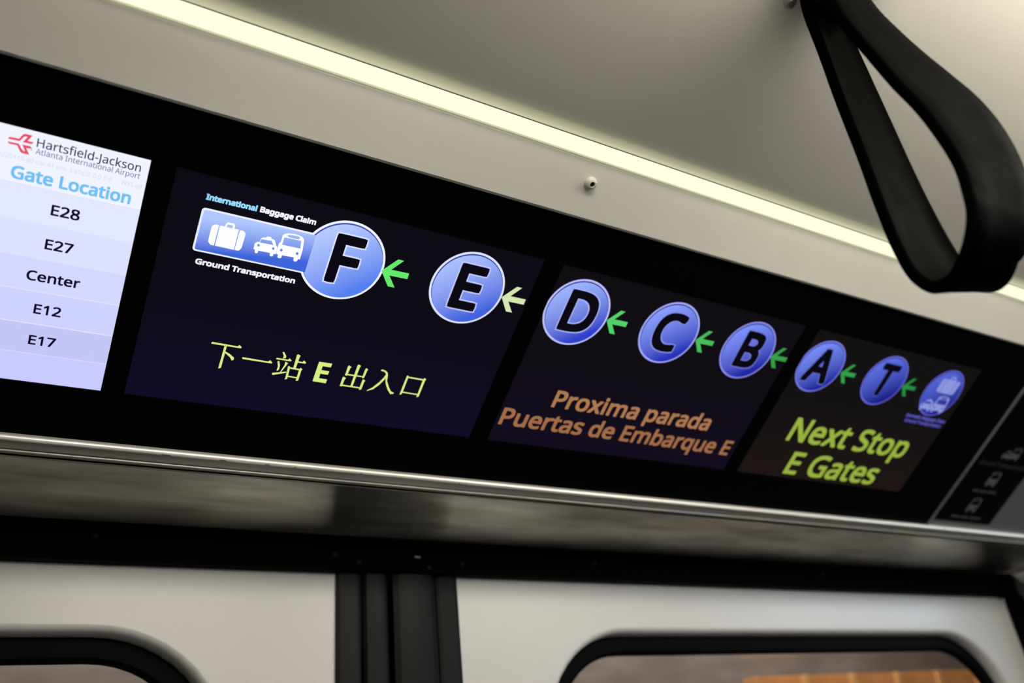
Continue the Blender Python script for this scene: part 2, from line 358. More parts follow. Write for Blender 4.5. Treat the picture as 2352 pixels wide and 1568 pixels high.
ICONS = {"case":[[[0.1133,0.6698],[0.1201,0.6694],[0.1208,0.6151],[0.1123,0.615],[0.1056,0.6211],[0.1048,0.6266],[0.1048,0.6613],[0.1078,0.667]],[[0.1226,0.6692],[0.134,0.6696],[0.1355,0.6788],[0.1384,0.6818],[0.153,0.6825],[0.1563,0.6787],[0.157,0.6696],[0.1671,0.6697],[0.1683,0.6146],[0.1228,0.615]],[[0.1384,0.6693],[0.139,0.6764],[0.1514,0.6768],[0.1517,0.6691]],[[0.1699,0.6687],[0.1779,0.6694],[0.184,0.6647],[0.1853,0.6594],[0.1845,0.6237],[0.1812,0.6163],[0.1754,0.6143],[0.1695,0.6149]]],"taxi":[[[0.2126,0.6277],[0.212,0.6433],[0.2162,0.6487],[0.2229,0.6504],[0.2236,0.6599],[0.2277,0.6638],[0.2351,0.6648],[0.236,0.6685],[0.2455,0.6694],[0.2483,0.6653],[0.2537,0.6646],[0.2577,0.6619],[0.2634,0.6503],[0.2669,0.6468],[0.2682,0.6399],[0.2682,0.6267],[0.2626,0.6263],[0.2632,0.6211],[0.26,0.6183],[0.2551,0.6192],[0.2538,0.627],[0.2249,0.6264],[0.2253,0.6207],[0.2214,0.6177],[0.2175,0.6202],[0.2164,0.6278]],[[0.2253,0.6581],[0.2493,0.6598],[0.2564,0.65],[0.2234,0.6485]],[[0.2252,0.6414],[0.2249,0.6387],[0.2229,0.6371],[0.2205,0.6376],[0.2189,0.6399],[0.2192,0.6426],[0.2212,0.6442],[0.2236,0.6437]],[[0.2618,0.6412],[0.2616,0.6385],[0.2596,0.6369],[0.2571,0.6374],[0.2555,0.6397],[0.2558,0.6424],[0.2577,0.644],[0.2603,0.6435]]],"bus":[[[0.2691,0.6284],[0.2678,0.6514],[0.2689,0.6589],[0.2719,0.6625],[0.2721,0.6813],[0.276,0.686],[0.2855,0.6896],[0.3034,0.6912],[0.3186,0.6887],[0.3255,0.6832],[0.328,0.6692],[0.3301,0.6521],[0.3299,0.6269],[0.3251,0.6266],[0.3242,0.6202],[0.3195,0.6178],[0.3148,0.6203],[0.3138,0.6289],[0.2837,0.6276],[0.2842,0.6209],[0.2797,0.6178],[0.2746,0.6195],[0.2738,0.6272]],[[0.2865,0.6858],[0.3084,0.6876],[0.3137,0.6854],[0.3147,0.681],[0.3106,0.6794],[0.2896,0.6791],[0.2847,0.6807],[0.2843,0.6844]],[[0.2773,0.6763],[0.3199,0.6774],[0.3231,0.6562],[0.277,0.656]],[[0.2823,0.6419],[0.282,0.6389],[0.2799,0.6372],[0.2771,0.6377],[0.2754,0.6402],[0.2757,0.6431],[0.2778,0.6448],[0.2806,0.6443]],[[0.3227,0.642],[0.3225,0.639],[0.3203,0.6373],[0.3175,0.6378],[0.3157,0.6403],[0.316,0.6433],[0.3182,0.645],[0.321,0.6445]]]}
HAN = {"xia":[[[0.1744,0.3477],[0.1772,0.3502],[0.2408,0.349],[0.2453,0.354],[0.252,0.3477],[0.2499,0.3446],[0.1757,0.3446]],[[0.2085,0.3441],[0.2145,0.3439],[0.2148,0.2775],[0.2085,0.2742]],[[0.2145,0.3282],[0.227,0.323],[0.2402,0.3134],[0.2407,0.3076],[0.2364,0.304],[0.2294,0.3131],[0.214,0.324]]],"yi":[[[0.26,0.3171],[0.2614,0.3194],[0.3286,0.3182],[0.3333,0.323],[0.3403,0.3168],[0.3387,0.3137],[0.2623,0.3137]]],"zhan":[[[0.3584,0.353],[0.3624,0.3548],[0.3717,0.3425],[0.3716,0.3371],[0.3643,0.334],[0.3647,0.3426]],[[0.3467,0.3314],[0.3491,0.3336],[0.3788,0.3331],[0.382,0.338],[0.3888,0.3321],[0.3874,0.3294],[0.3482,0.3289]],[[0.3526,0.3237],[0.3566,0.3255],[0.362,0.3129],[0.3632,0.3006],[0.3611,0.2949],[0.3573,0.2942],[0.3579,0.3068]],[[0.3732,0.3257],[0.3815,0.3229],[0.3804,0.3181],[0.3702,0.2911],[0.3675,0.2899],[0.3739,0.3151]],[[0.3474,0.2824],[0.349,0.2855],[0.3814,0.2949],[0.3851,0.2948],[0.3838,0.2917],[0.3508,0.2787]],[[0.3981,0.3517],[0.4009,0.3547],[0.409,0.3509],[0.4072,0.3462],[0.4058,0.3101],[0.3994,0.3097]],[[0.4047,0.3333],[0.4186,0.3329],[0.4216,0.3389],[0.4289,0.3323],[0.4274,0.3291],[0.4043,0.3289]],[[0.3843,0.3127],[0.3874,0.3147],[0.3908,0.311],[0.4162,0.3102],[0.4191,0.3143],[0.425,0.3099],[0.4228,0.3066],[0.4227,0.273],[0.4164,0.2712],[0.4162,0.3058],[0.3906,0.3063],[0.3924,0.2733],[0.3858,0.2703],[0.3865,0.2759]],[[0.3905,0.2838],[0.4169,0.283],[0.417,0.2794],[0.3906,0.2799]]],"E":[[[0.4621,0.278],[0.4626,0.3421],[0.4999,0.3424],[0.4994,0.3299],[0.4762,0.3301],[0.4761,0.3172],[0.4991,0.3169],[0.498,0.3053],[0.4764,0.3052],[0.4769,0.2905],[0.5006,0.2902],[0.4998,0.2774]]],"chu":[[[0.5715,0.3503],[0.5748,0.3535],[0.5815,0.3499],[0.58,0.3451],[0.5776,0.2809],[0.5716,0.281]],[[0.5457,0.3419],[0.5479,0.3453],[0.5561,0.3419],[0.5541,0.3379],[0.552,0.316],[0.5503,0.3108],[0.5443,0.3146],[0.5459,0.3179]],[[0.5482,0.3179],[0.5974,0.3183],[0.5969,0.3145],[0.5485,0.3135]],[[0.5973,0.3427],[0.5993,0.3457],[0.6056,0.3415],[0.6039,0.3375],[0.6022,0.3135],[0.5971,0.3107],[0.5964,0.3162]],[[0.5414,0.3048],[0.5439,0.3074],[0.5516,0.3035],[0.5491,0.2986],[0.5481,0.2804],[0.5467,0.2745],[0.5405,0.2765],[0.5416,0.2804]],[[0.5446,0.2813],[0.6009,0.2807],[0.6005,0.2768],[0.5454,0.2766]],[[0.5998,0.3055],[0.6021,0.3086],[0.6085,0.3044],[0.6066,0.2999],[0.606,0.275],[0.5999,0.2713],[0.5992,0.2777]]],"ru":[[[0.6427,0.3459],[0.6458,0.3499],[0.6567,0.3477],[0.6649,0.3416],[0.6679,0.3345],[0.6713,0.316],[0.6816,0.2985],[0.6936,0.2831],[0.7056,0.2785],[0.7033,0.275],[0.6953,0.2729],[0.682,0.287],[0.671,0.3044],[0.6644,0.3224],[0.6609,0.3371],[0.6541,0.3434],[0.6461,0.3439],[0.6433,0.3442]],[[0.6615,0.3353],[0.6659,0.3322],[0.663,0.3184],[0.6528,0.2975],[0.6396,0.2807],[0.6244,0.2723],[0.6225,0.2739],[0.6361,0.2862],[0.6499,0.3066],[0.658,0.3232]]],"kou":[[[0.7245,0.3406],[0.7259,0.3435],[0.7317,0.3399],[0.7777,0.3394],[0.7798,0.3437],[0.7863,0.3405],[0.7845,0.3355],[0.7834,0.2783],[0.7773,0.2753],[0.7771,0.3343],[0.7304,0.3355],[0.7302,0.2833],[0.7281,0.2771],[0.7231,0.2763],[0.7235,0.2822]],[[0.727,0.2875],[0.7804,0.2869],[0.7807,0.283],[0.7276,0.2837]]]}
LOGO = [[[-0.3334,0.7552],[-0.331,0.7601],[-0.3133,0.7612],[-0.3103,0.7673],[-0.3068,0.7733],[-0.3033,0.775],[-0.2896,0.7751],[-0.2974,0.7607],[-0.2862,0.761],[-0.2889,0.7559],[-0.3057,0.7555],[-0.2983,0.7699],[-0.3037,0.769],[-0.3064,0.7655],[-0.3114,0.756]],[[-0.3331,0.7493],[-0.3306,0.7452],[-0.315,0.7456],[-0.3117,0.7398],[-0.3078,0.7333],[-0.3038,0.731],[-0.2904,0.7312],[-0.2976,0.7444],[-0.2866,0.7456],[-0.2907,0.7505],[-0.3062,0.75],[-0.2989,0.737],[-0.3026,0.7368],[-0.3063,0.7406],[-0.3125,0.7501]],[[-0.2898,0.7436],[-0.2864,0.7439],[-0.2862,0.7423],[-0.2893,0.7421]]]

# ------------------------------------------------------------------ materials
cream = principled('cream_paint', (0.80, 0.785, 0.71), 0.42, noise=0.05, nscale=9, spec=0.35)
ceil_m = principled('ceiling_laminate', (0.69, 0.675, 0.605), 0.5, noise=0.05, nscale=3, spec=0.3)
door_m = principled('door_paint', (0.57, 0.565, 0.545), 0.32, noise=0.03, nscale=6, spec=0.5)
black_gloss = principled('black_acrylic', (0.0012, 0.0015, 0.0013), 0.3, spec=0.02)
black_matte = principled('black_enamel', (0.0015, 0.0015, 0.0015), 0.6, spec=0.03)
rubber = principled('black_rubber', (0.0034, 0.0036, 0.0038), 0.42, spec=0.10, noise=0.5, nscale=14, stretch=(1, 1, 0.25), rvar=0.1)
rubber_dark = principled('black_rubber_gasket', (0.0012, 0.0012, 0.0012), 0.55, spec=0.03)
alu = principled('trim_aluminium', (0.52, 0.515, 0.46), 0.32, metal=0.4, noise=0.03, nscale=30, stretch=(0.1, 1, 1), spec=0.5)
alu_dark = principled('divider_aluminium', (0.16, 0.16, 0.155), 0.4, metal=0.3)
steel = principled('brushed_steel', (0.70, 0.67, 0.59), 0.17, metal=1.0, noise=0.5, nscale=38, stretch=(0.3, 1, 1), rvar=0.05)
grey_panel = principled('grey_wall_panel', (0.16, 0.17, 0.18), 0.3, metal=0.3, spec=0.5)
floor_m = principled('floor_vinyl', (0.16, 0.155, 0.15), 0.6, noise=0.2, nscale=40)
concrete = principled('tunnel_concrete', (0.26, 0.235, 0.215), 0.85, noise=0.3, nscale=16, bump=0.5, stretch=(0.45, 1, 1.6))
orange_m = principled('orange_panel', (0.92, 0.43, 0.15), 0.5, noise=0.2, nscale=8)
orange_rib = principled('orange_rib', (0.98, 0.58, 0.24), 0.5)
strap_m = principled('black_vinyl_strap', (0.0006, 0.0006, 0.0006), 0.45, spec=0.003, noise=0.4, nscale=60, rvar=0.06)
screw_m = principled('painted_screw', (0.62, 0.59, 0.52), 0.3, spec=0.5)
dark_hole = principled('screw_socket', (0.01, 0.01, 0.009), 0.6, spec=0.2)
bolt_m = principled('dull_steel_bolt', (0.2, 0.19, 0.17), 0.35, metal=0.9)

def glass_mat():
    m = bpy.data.materials.new('window_glass')
    m.use_nodes = True
    nt = m.node_tree
    nt.nodes.clear()
    o = nt.nodes.new('ShaderNodeOutputMaterial')
    mx = nt.nodes.new('ShaderNodeMixShader')
    fr = nt.nodes.new('ShaderNodeFresnel')
    fr.inputs[0].default_value = 1.05
    t = nt.nodes.new('ShaderNodeBsdfTransparent')
    t.inputs[0].default_value = (0.86, 0.86, 0.85, 1)
    g = nt.nodes.new('ShaderNodeBsdfGlossy')
    g.inputs['Roughness'].default_value = 0.12
    nt.links.new(fr.outputs[0], mx.inputs[0])
    nt.links.new(t.outputs[0], mx.inputs[1])
    nt.links.new(g.outputs[0], mx.inputs[2])
    nt.links.new(mx.outputs[0], o.inputs[0])
    return m
glass = glass_mat()

sb = steel.node_tree.nodes['Principled BSDF']
sb.inputs['Anisotropic'].default_value = 1.0
sb.inputs['Roughness'].default_value = 0.27
for l_ in list(sb.inputs['Roughness'].links):
    steel.node_tree.links.remove(l_)
tv = steel.node_tree.nodes.new('ShaderNodeCombineXYZ')
tv.inputs['Y'].default_value = 1.0
steel.node_tree.links.new(tv.outputs[0], sb.inputs['Tangent'])

# ------------------------------------------------------------------ car shell
X0, X1 = -2.6, 4.2                # ends of the car (metres)
YC = -4.6*S                       # centre line of the car
def mir(p):                       # mirror a (y,z) profile point to the other side of the car
    return (2*YC-p[0], p[1])

# ceiling: ledge by the light strip, then a vault up to the flat middle
ledge = [yz(1.1455, -0.0010), yz(1.186, 0.0048)]
vault = [(-1.06,0.6130),(-1.10,0.6205),(-1.25,0.649),(-1.45,0.689),(-1.70,0.744),(-2.0,0.797),(-2.4,0.855),(-2.7,0.888),(-3.3,0.932),(-4.0,0.955),(-4.6,0.96)]
half = [(y*S, z*S+Z0) for y, z in vault]
half = [ledge[0], ledge[1]] + half
prof = half + [mir(p) for p in reversed(half[:-1])]
me = extrude_x(prof, X0, X1, closed=False, smooth=True)
ceil_o = link('ceiling', me, ceil_m)
tag(ceil_o, 'cream curved vault ceiling of the train car', None, kind='structure')
sm = ceil_o.modifiers.new('thickness', 'SOLIDIFY')
sm.thickness = 0.006
sm.offset = 1.0

# cream fascia between the light strip and the display
fas = [yz(0.928, -0.004), yz(0.9285, 0.0), yz(0.932, 0.0022), yz(0.938, 0.003), yz(1.094, 0.003), yz(1.099, 0.0026), yz(1.103, 0.001), yz(1.104, -0.004), yz(1.10, -0.006), yz(0.94, -0.006)]
fascia = link('wall_upper', extrude_x(fas, X0, X1), cream)
tag(fascia, 'cream painted fascia panel between light strip and black display', None, kind='structure')

# floor, far side wall, end walls
fl = link('floor', boxes([(X0, X1, 2*YC-0.16, 0.16, -0.05, 0.0)]), floor_m)
tag(fl, 'grey vinyl floor of the train car', None, kind='structure')
wb = link('wall_back', boxes([(X0, X1, 2*YC-0.20, 2*YC-0.16, 0.0, Z0)]), principled('far_wall', (0.36, 0.345, 0.31), 0.5))
tag(wb, 'cream side wall across the aisle', None, kind='structure')
bk = [mir(yz(1.1, -0.004)), mir(yz(0.0, -0.004)), mir((0.15, Z0-0.01)), mir((0.16, Z0+0.01)), mir(yz(1.1, -0.012))]
wbu = link('wall_back_upper', extrude_x(bk, X0, X1), MATS['far_wall'])
tag(wbu, 'cream sloping wall above the far doors', None, kind='structure')
endprof = [(0.16, 0.0), (0.16, Z0), yz(1.1, -0.004)] + half[1:] + [mir(p) for p in reversed(half[1:-1])] + [mir(yz(1.1, -0.004)), mir((0.16, Z0)), mir((0.16, 0.0))]
for nm, xx in (('wall_left', X0), ('wall_right', X1)):
    eo = link(nm, extrude_x(endprof, xx-0.02, xx+0.02), MATS['far_wall'])
    tag(eo, 'cream end wall of the car, ' + ('behind the viewer' if xx < 0 else 'far along the aisle'), None, kind='structure')

# ------------------------------------------------------------------ light strips (lamps)
strip_m = emit('strip_lens', (254, 252, 217), 1.12)
def light_strip(mirror, label, strength):
    root = empty('light_strip')
    pts = [(1.1045, -0.001), (1.1048, 0.0030), (1.109, 0.0042), (1.116, 0.0056), (1.124, 0.0070), (1.131, 0.0080), (1.137, 0.0080), (1.1410, 0.0064), (1.1425, -0.001)]
    pr = [yz(*p) for p in pts]
    hs = [yz(1.101, -0.0015), yz(1.1445, -0.0015), yz(1.1445, -0.012), yz(1.101, -0.012)]
    if mirror:
        pr, hs = [mir(p) for p in pr], [mir(p) for p in hs]
    link('lens', extrude_x(pr, X0+0.03, X1-0.03, True, False), strip_m, root)
    link('housing', extrude_x(hs, X0+0.03, X1-0.03), alu_dark, root)
    tag(root, label, 'light')
light_strip(False, 'long thin glowing white light strip above the cream fascia', 1.0)
light_strip(True, 'glowing light strip along the opposite side of the car', 1.0)

# surface-mounted opal ceiling lamps in two rows along the aisle
def ceiling_lamp(xc, yc, mat, label):
    root = empty('ceiling_lamp', Matrix.Translation((xc, yc, Z0+LAMP_Z)))
    link('diffuser', boxes([(-0.55, 0.55, -0.06, 0.06, -0.085, -0.012)], 0.01), mat, root)
    link('backplate', boxes([(-0.57, 0.57, -0.07, 0.07, -0.011, 0.0)], 0.003), alu, root)
    for sx in (-1, 1):
        link('end_cap', boxes([(sx*0.561-0.010, sx*0.561+0.010, -0.062, 0.062, -0.087, -0.012)], 0.003), alu, root)
    tag(root, label, 'lamp')
warm = emit('lamp_warm', (255, 247, 232), LAMP_WARM)
cool = emit('lamp_cool', (214, 232, 255), LAMP_COOL)
LAMP_Z = 0.855*S
ceiling_lamp(0.50, -0.635, warm, 'opal ceiling lamp nearest the doors, warm white')
ceiling_lamp(2.05, -0.635, cool, 'opal ceiling lamp on the door side farther along, cool white')
ceiling_lamp(0.50, 2*YC+0.635, warm, 'opal ceiling lamp across the aisle, warm white')
ceiling_lamp(2.05, 2*YC+0.635, cool, 'opal ceiling lamp across the aisle farther along, cool white')

# ------------------------------------------------------------------ trim under the sign, divider
TJ = 3.532   # joint of the two trim pieces
def bead(vc, hc, r, a0, a1, n):
    return [(vc + r/S*math.sin(math.radians(a0+(a1-a0)*k/n)), hc + r*math.cos(math.radians(a0+(a1-a0)*k/n))) for k in range(n+1)]
tp = [(0.004, -0.003)] + bead(-0.0035, 0.0026, 0.0019, 80, -60, 10) + [(-0.0125, 0.0030), (-0.036, 0.0024), (-0.0380, 0.0008), (-0.0400, 0.0006)] + bead(-0.0460, 0.0014, 0.0009, 60, -110, 8) + [(-0.053, -0.003)]
tprof = [yz(*p) for p in tp] + [(0.066*S, Z0-0.034*S), (0.066*S, Z0-0.01*S)]
for i, (a, b) in enumerate(((X0, TJ*S-0.0006), (TJ*S+0.0006, X1))):
    o = link('trim_%d' % (i+1), extrude_x(tprof, a, b, True, False), alu)
    eb = [yz(*p) for p in bead(-0.0035, 0.0026, 0.00196, 100, -70, 14)]
    link('edge_bead', extrude_x(eb, a, b, False, True), principled('worn_highlit_edge', (0.95, 0.93, 0.86), 0.3, metal=0.35, spec=0.8), o)  # bare worn edge; its pale colour also carries a painted highlight
    tag(o, ['ridged aluminium trim along the lower edge of the display', 'short ridged aluminium trim below the route placard'][i], None, kind='structure')
chip_m = principled('chipped_paint', (0.10, 0.09, 0.06), 0.7)
for k, (cu_, ln) in enumerate(((0.135, 0.0030), (0.285, 0.0024), (0.408, 0.0018), (0.488, 0.0009), (0.69, 0.0012), (1.02, 0.0009), (1.71, 0.0014))):
    c_ = link('paint_chip', boxes([(-ln, ln, -0.0006, 0.0005, 0.0030, 0.00455)], 0.0002), chip_m, bpy.data.objects['trim_1'])
    c_.matrix_world = plane_matrix(cu_, -0.0045, 0)
o = link('trim_3', boxes([(0, 0.016*S, 0.002*S, 0.928*S, -0.004, 0.0012)], 0.0004), alu_dark)
o.matrix_world = plane_matrix(3.412, 0, 0)
tag(o, 'thin grey upright divider strip beside the route placard', None, kind='structure')

# ------------------------------------------------------------------ soffit, header, jamb
sof = [(0.060*S, Z0-0.0325*S), (0.56*S, Z0-0.0300*S), (0.56*S, Z0-0.01*S), (0.060*S, Z0-0.012*S)]
o = link('wall_soffit', extrude_x(sof, X0, 4.80*S), steel)
tag(o, 'smeared brushed steel soffit above the train doors', None, kind='structure')
hd = [(0.55*S, Z0-0.031*S), (0.548*S, Z0-0.147*S), (0.556*S, Z0-0.153*S), (0.60*S, Z0-0.153*S), (0.60*S, Z0-0.031*S)]
header = link('trim_4', extrude_x(hd, X0, 4.95*S), black_matte)
tag(header, 'black door header bar under the steel soffit', None, kind='structure')
sprof = [(0.0028, 0.0), (0.0026, 0.0008), (0.0018, 0.0014), (0.0, 0.0016)]
for ux, uz in ((0.03, -0.077), (0.80, -0.10), (0.885, -0.125), (1.16, -0.133), (1.30, -0.115), (1.92, -0.085), (3.3, -0.08)):
    s_ = link('screw', lathe(sprof, 12), principled('black_screw', (0.012, 0.011, 0.010), 0.4, spec=0.2), header)
    s_.matrix_world = Matrix.Translation(w(ux, 0.5485, uz)) @ Matrix.Rotation(math.pi/2, 4, 'X')
latch = link('latch_tab', boxes([(-0.003, 0.003, -0.002, 0.001, -0.0011, 0.0011)], 0.0004), bolt_m, header)
latch.location = w(1.115, 0.549, -0.098)

# jamb post to the right of the doors
jb = [(4.90, 0.64), (4.90, 0.30), (4.93, 0.20), (5.0, 0.14), (5.2, 0.11), (16.0, 0.11), (16.0, 0.64)]
nb = len(jb)
vsj = [w(x, y, -7.85) for x, y in jb] + [w(x, y, -0.04) for x, y in jb]
fj = [(i, (i+1) % nb, nb+(i+1) % nb, nb+i) for i in range(nb)] + [tuple(range(nb-1, -1, -1)), tuple(range(nb, 2*nb))]
jm = mesh_from(vsj, fj)
jamb = link('wall_jamb', jm, grey_panel)
tag(jamb, 'grey wall post to the right of the doors', None, kind='structure')
o = link('door_seal', boxes([(4.86*S, 4.90*S, 0.50*S, 0.60*S, 0.0, Z0-0.16*S), (4.80*S, 4.90*S, 0.52*S, 0.60*S, Z0-0.16*S, Z0-0.03*S)], 0.002), rubber_dark, jamb)
# bulging rubber bumper on the jamb edge
bvs, bfs = [], []
rows = [(-0.06, 0.004), (-0.17, 0.006), (-0.21, 0.018), (-0.25, 0.035), (-0.32, 0.045), (-0.5, 0.05), (-2.0, 0.05), (-7.8, 0.05)]
for zz, rr in rows:
    for k in range(10):
        t = math.pi*(0.5 + k/9.0)
        bvs.append(w(4.905+rr*math.cos(t), 0.40+0.10*math.sin(t), zz))
for r_ in range(len(rows)-1):
    for k in range(9):
        a = r_*10+k
        bfs.append((a, a+1, a+11, a+10))
link('rubber_bumper', mesh_from(bvs, bfs, True), rubber_dark, jamb)

# ------------------------------------------------------------------ door leaves
NC = 12
def rrect(x0, x1, z0, z1, r, y):
    pts = []
    for cx, cz, a0 in ((x1-r, z1-r, 0), (x0+r, z1-r, 90), (x0+r, z0+r, 180), (x1-r, z0+r, 270)):
        for k in range(NC+1):
            t = math.radians(a0 + 90*k/NC)
            pts.append((cx+r*math.cos(t), y, cz+r*math.sin(t)))
    return pts
def rings(loops, close_last=False, close_first=False):
    n = len(loops[0])
    vs_ = [w(*p) for l in loops for p in l]
    fs = []
    for k in range(len(loops)-1):
        for i in range(n):
            j = (i+1) % n
            fs.append((k*n+i, k*n+j, (k+1)*n+j, (k+1)*n+i))
    if close_last:
        fs.append(tuple((len(loops)-1)*n+i for i in range(n)))
    if close_first:
        fs.append(tuple(range(n-1, -1, -1)))
    return vs_, fs
def door_leaf(n, xa, xb, wa, wb_, seals, label):
    root = empty('door_%d' % n, Matrix.Translation(((xa+xb)/2*S, 0.62*S, 0)))
    inv = root.matrix_world.inverted()
    tag(root, label, None, kind='structure')
    za, zb = -7.80, -0.150
    wz0, wz1, r = -3.6, -0.332, 0.44
    L = [rrect(xa, xb, za, zb, 0.004, 0.70), rrect(xa, xb, za, zb, 0.004, 0.602), rrect(xa+0.004, xb-0.004, za+0.004, zb-0.004, 0.004, 0.600)]
    for off, y in ((0.0, 0.600), (0.006, 0.6015), (0.013, 0.607), (0.019, 0.618), (0.023, 0.635), (0.025, 0.665), (0.026, 0.72)):
        L.append(rrect(wa+off, wb_-off, wz0+off, wz1-off, r-off, y))
    def put(name, vf, mat, smooth=False):
        vs_, fs = vf
        me = mesh_from([inv @ Vector(v) for v in vs_], fs, smooth)
        return link(name, me, mat, root)
    p = put('leaf_panel', rings(L), door_m, False)
    for pl in p.data.polygons:
        pl.use_smooth = pl.index >= 3*4*(NC+1)
    G = []
    for off, y in ((0.026, 0.70), (0.026, 0.668), (0.032, 0.662), (0.085, 0.662), (0.094, 0.668), (0.098, 0.69), (0.098, 0.70)):
        G.append(rrect(wa+off, wb_-off, wz0+off, wz1-off, r-off, y))
    put('window_gasket', rings(G), rubber_dark, False)
    gl = [rrect(wa+0.09, wb_-0.09, wz0+0.09, wz1-0.09, r-0.09, 0.692), rrect(wa+0.09, wb_-0.09, wz0+0.09, wz1-0.09, r-0.09, 0.704)]
    put('glass_pane', rings(gl, True, True), glass)
    for a, b, y0, bulge in seals:
        pr = []
        for k in range(9):
            t = k/8
            pr.append((a+(b-a)*t, y0 - bulge*math.sin(math.pi*t)**0.5))
        pr += [(b, 0.69), (a, 0.69)]
        m_ = len(pr)
        vs_ = [w(x, y, za) for x, y in pr] + [w(x, y, zb+0.03) for x, y in pr]
        fs = [(i, (i+1) % m_, m_+(i+1) % m_, m_+i) for i in range(m_)] + [tuple(range(m_-1, -1, -1)), tuple(range(m_, 2*m_))]
        put('edge_seal', (vs_, fs), rubber)
    return root
door_leaf(1, -2.74, 0.821, -2.42, 0.502, ((0.821, 0.908, 0.590, 0.006), (0.917, 1.008, 0.585, 0.010)), 'white sliding door leaf with dark rounded window, left of the rubber seam')
d2 = door_leaf(2, 1.293, 4.86, 1.625, 4.655, ((1.0285, 1.195, 0.580, 0.014), (1.206, 1.293, 0.590, 0.006)), 'white sliding door leaf with dark rounded window, right of the rubber seam')
# tongue of the right leaf's seal closing the seam
tg = link('seal_tongue', boxes([(-0.016*S, 0.012*S, -0.01*S, 0.05*S, Z0-7.8*S, Z0-0.13*S)]), rubber_dark, d2)
tg.matrix_world = Matrix.Translation((1.0235*S, 0.645*S, 0))
# left of the left leaf: plain wall
o = link('wall_side', boxes([(X0, -2.80*S, 0.11*S, 0.70*S, 0.0, Z0-0.04*S)]), grey_panel)
tag(o, 'grey side wall beside the doors', None, kind='structure')

# ------------------------------------------------------------------ tunnel outside
o = link('wall_tunnel', boxes([(-4, 7, 1.05, 1.15, -0.5, 4.0)]), concrete)
tag(o, 'rough grey-brown concrete tunnel wall beyond the windows', None, kind='structure')
op = empty('orange_wall_panelling', Matrix.Translation((1.45, 0.90, 1.2)))
tag(op, 'orange panelling with pale ribs beyond the right door window', 'wall panel')
pan_me = boxes([(0.011, 0.159, 0, 0.04, -0.6, 0.812)], 0.002)
rib_me = boxes([(-0.010, 0.010, -0.005, 0.04, -0.6, 0.813)], 0.002)
for k in range(8):
    link('panel', pan_me, orange_m, op).location.x = 0.01 + 0.17*k
    link('rib', rib_me, orange_rib, op).location.x = 0.01 + 0.17*(k+1)
tl = empty('tunnel_fill_light', Matrix.Translation((0.9, 0.62, 2.75)) @ Matrix.Rotation(math.pi, 4, 'X'))  # unseen tube added to brighten the tunnel wall and panelling
link('tube', tube((-1.2, 0, 0.02), (1.2, 0, 0.02), 0.016), emit('tunnel_fill_tube', (255, 238, 226), 95.0), tl)
link('tray', boxes([(-1.25, 1.25, -0.03, 0.03, -0.05, 0.0)], 0.004), alu_dark, tl)
tag(tl, 'added fill tube, out of view, high in the tunnel outside the doors', 'lamp')

# ------------------------------------------------------------------ display housing
PT = 0.93
s_open = [(-0.448, -0.055), (0.0, 1.0), (1.062, 2.0745), (2.136, 3.098)]
VB, VT = 0.158, 0.787
hb = [(-3.0, 3.412, 0.0, VB), (-3.0, 3.412, VT, PT)]
edges = [-3.0] + [c for ab in s_open for c in ab] + [3.412]
for i in range(0, len(edges), 2):
    hb.append((edges[i], edges[i+1], VB, VT))
house = link('display_housing', boxes([(a*S, b*S, c*S, e*S, -0.012, 0.0) for a, b, c, e in hb]), black_gloss)
house.matrix_world = plane_matrix()
tag(house, 'long black acrylic housing around the four screens above the doors', 'display housing')

# ------------------------------------------------------------------ screens
def screen(i, label, bg, bg2=None):
    a, b = s_open[i]
    root = empty('display_screen', plane_matrix(0, 0, -0.0012))
    tag(root, label, 'screen')
    # dark lcd glass that glows faintly
    mm = bpy.data.materials.new('lcd_glass_%d' % i)
    mm.use_nodes = True
    bs = mm.node_tree.nodes['Principled BSDF']
    bs.inputs['Base Color'].default_value = (0.0008, 0.0008, 0.0008, 1)
    bs.inputs['Roughness'].default_value = 0.4
    bs.inputs['Specular IOR Level'].default_value = 0.02
    bs.inputs['Emission Strength'].default_value = 1.0
    bs.inputs['Emission Color'].default_value = (*lin(bg), 1)
    if bg2:
        nt = mm.node_tree
        tc = nt.nodes.new('ShaderNodeTexCoord')
        sp = nt.nodes.new('ShaderNodeSeparateXYZ')
        r = nt.nodes.new('ShaderNodeValToRGB')
        r.color_ramp.elements[0].color = (*lin(bg2), 1)
        r.color_ramp.elements[1].color = (*lin(bg), 1)
        r.color_ramp.elements[1].position = 0.6
        nt.links.new(tc.outputs['Generated'], sp.inputs[0])
        nt.links.new(sp.outputs['Y'], r.inputs[0])
        nt.links.new(r.outputs[0], bs.inputs['Emission Color'])
    link('lcd_panel', boxes([(a*S+0.0001, b*S-0.0001, VB*S+0.0001, VT*S-0.0001, -0.006, 0.0)]), mm, root)
    return root

